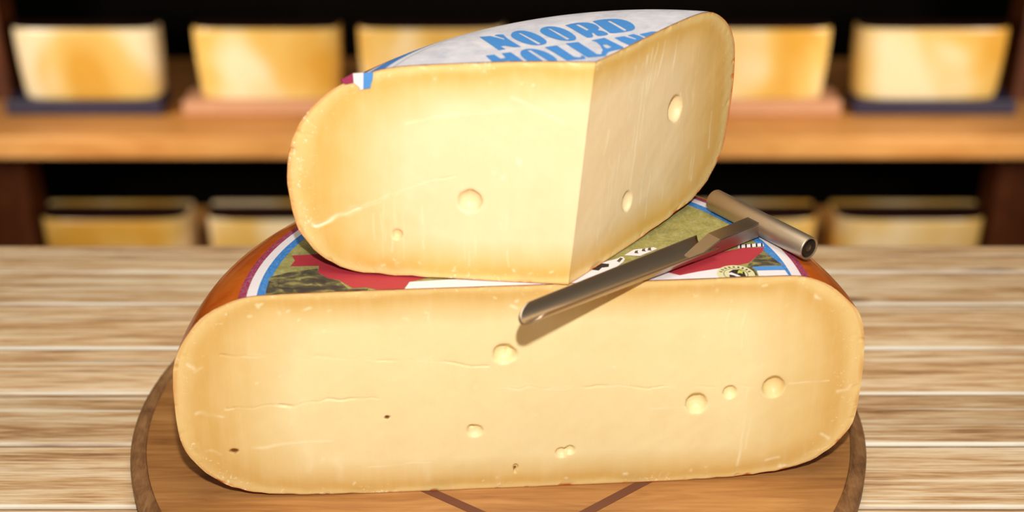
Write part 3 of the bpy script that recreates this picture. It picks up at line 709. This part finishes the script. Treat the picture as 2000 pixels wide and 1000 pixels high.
wedge_face(chR, NR, [(10.45, 7.36, .72, .80, .6), (5.66, 3.13, .46, .60, .3)], [], WR_MK, [], 1, (15.6, 11.4), (15.2, 1.7))
ulab = up.label_bm(.1700, .0003, rc=(.064, -.020)); cut(ulab, wplanes)
up_label = at_root(bm_obj('label', ulab, M['label_up']), wedge)
for ch_, polys in LETTERS:
    polys = [round_poly(p, 1) if ch_ in 'ORD' and len(p) > 9 else p for p in polys]
    o = drape('letter', polys, up.ztop, .00055, M['ink_blue'], None, wplanes)
    if o: o.parent = up_label; o.location = -wedge.location - up_label.location
# torn label end folded over the cut edge
def flap(poly, mat, off):
    bm = bmesh.new(); n_ = len(poly); vs = []
    for k in (0, 1):
        for (u, v_) in poly:
            p = VB + LA1*u/100 + LA2*v_/100 + NL*(off+.0004*k); vs.append(bm.verts.new(tuple(p)))
    bm.faces.new(vs[:n_]); bm.faces.new(vs[n_:])
    for i in range(n_): bm.faces.new((vs[i], vs[(i+1) % n_], vs[n_+(i+1) % n_], vs[n_+i]))
    bmesh.ops.recalc_face_normals(bm, faces=bm.faces[:])
    o = bm_obj('label_flap', bm, mat, None, False); o.parent = up_label; o.location = -wedge.location - up_label.location
flap(FLAP['w'], M['ink_white'], .0006); flap(FLAP['b'], M['ink_blue'], .0007); flap(FLAP['m'], M['ink_maroon'], .0005)

# ------------------------------------------------------------------ cheese trier lying across the front edge
HM = Vector((.1398, .0619, .1680)); TIP = Vector((-.0037, -.0447, .1675))
trier = thing('cheese_trier', 'steel cheese trier with T handle and gutter blade over the half wheel edge', 'cheese tool', loc=tuple(HM))
ax = (TIP-HM).normalized(); LEN = (TIP-HM).length
side = Vector((0, 0, 1)).cross(ax).normalized(); upv = ax.cross(side).normalized()
if upv.z < 0: upv, side = -upv, -side
def loc3(a, s_, u_): return ax*a + side*s_ + upv*u_          # relative to the handle centre
# handle along its own direction
hd = (Vector((.1629, .0291, .1680)) - Vector((.1167, .0947, .1680))).normalized()
h1 = Vector((0, 0, 1)); h2 = hd.cross(h1)
def handle_part(name, prof, mat):
    bm = bmesh.new(); rows = []
    for r, l in prof: rows.append([bm.verts.new(hd*l + (h1*math.cos(q)+h2*math.sin(q))*r) for q in [2*math.pi*i/40 for i in range(40)]])
    for A, B in zip(rows[:-1], rows[1:]):
        for i in range(40): bm.faces.new((A[i], A[(i+1) % 40], B[(i+1) % 40], B[i]))
    bm.faces.new(rows[0]); bm.faces.new(rows[-1])
    bmesh.ops.recalc_face_normals(bm, faces=bm.faces[:])
    return bm_obj(name, bm, mat, trier, True)
HR = .0070; HL = .0402
hb = handle_part('handle', [(.0058, -HL+.0006), (.0062, -HL), (.0067, -HL), (HR, -HL+.0006), (HR, HL-.0006), (.0067, HL), (.0062, HL), (.0058, HL-.0006)], M['steel'])
for s_ in (-1, 1):
    c = handle_part('end_plug', [(.0057, s_*(HL-.006)), (.0057, s_*(HL-.0005)), (.0050, s_*(HL-.0001)), (.0020, s_*(HL-.0006))], M['steel_dark']); c.parent = hb
def ax_box(name, rows, mat):
    """rows: (along, half width, z low, z high)"""
    bm = bmesh.new(); R_ = []
    for a, hw, zl, zh in rows:
        R_.append([bm.verts.new(loc3(a, s_, u_)) for s_, u_ in ((-hw, zl), (hw, zl), (hw, zh), (-hw, zh))])
    for A, B in zip(R_[:-1], R_[1:]):
        for i in range(4): bm.faces.new((A[i], A[(i+1) % 4], B[(i+1) % 4], B[i]))
    bm.faces.new(R_[0]); bm.faces.new(R_[-1]); bmesh.ops.recalc_face_normals(bm, faces=bm.faces[:])
    bmesh.ops.bevel(bm, geom=[e for e in bm.edges if e.calc_face_angle(0) > .5], offset=.0005, segments=2, affect='EDGES')
    return bm_obj(name, bm, mat, trier, False)
ax_box('shaft', [(.0050, .0055, -.0052, .0040), (.0380, .0055, -.0056, .0030), (.0480, .0050, -.0064, -.0010), (.0580, .0044, -.0064, -.0052)], M['steel_bright'])
# gutter blade
bm = bmesh.new(); NA, NB = 60, 28; RBL, TK = .0100, .0008; A0 = .0432
grid = {}
for k, rad in ((0, RBL), (1, RBL-TK)):
    for i in range(NA+1):
        for j in range(NB+1):
            ph = math.radians(-78 + 156*j/NB); q = abs(ph)/math.radians(78)
            end = LEN - .010*q**2.2; start = A0
            a = start + (end-start)*i/NA
            tp = 1 - .22*max(0, (a-.05)/(LEN-.05))
            grid[k, i, j] = bm.verts.new(loc3(a, rad*tp*math.sin(ph), -.0066 + RBL*tp - rad*tp*math.cos(ph)))
for i in range(NA):
    for j in range(NB):
        bm.faces.new([grid[0, i, j], grid[0, i+1, j], grid[0, i+1, j+1], grid[0, i, j+1]])
        bm.faces.new([grid[1, i, j+1], grid[1, i+1, j+1], grid[1, i+1, j], grid[1, i, j]])
for i in range(NA):
    for j in (0, NB): bm.faces.new([grid[0, i, j], grid[0, i+1, j], grid[1, i+1, j], grid[1, i, j]])
for j in range(NB):
    for i in (0, NA): bm.faces.new([grid[0, i, j], grid[0, i, j+1], grid[1, i, j+1], grid[1, i, j]])
bmesh.ops.recalc_face_normals(bm, faces=bm.faces[:])
bm_obj('blade', bm, M['steel_blade'], trier, True)
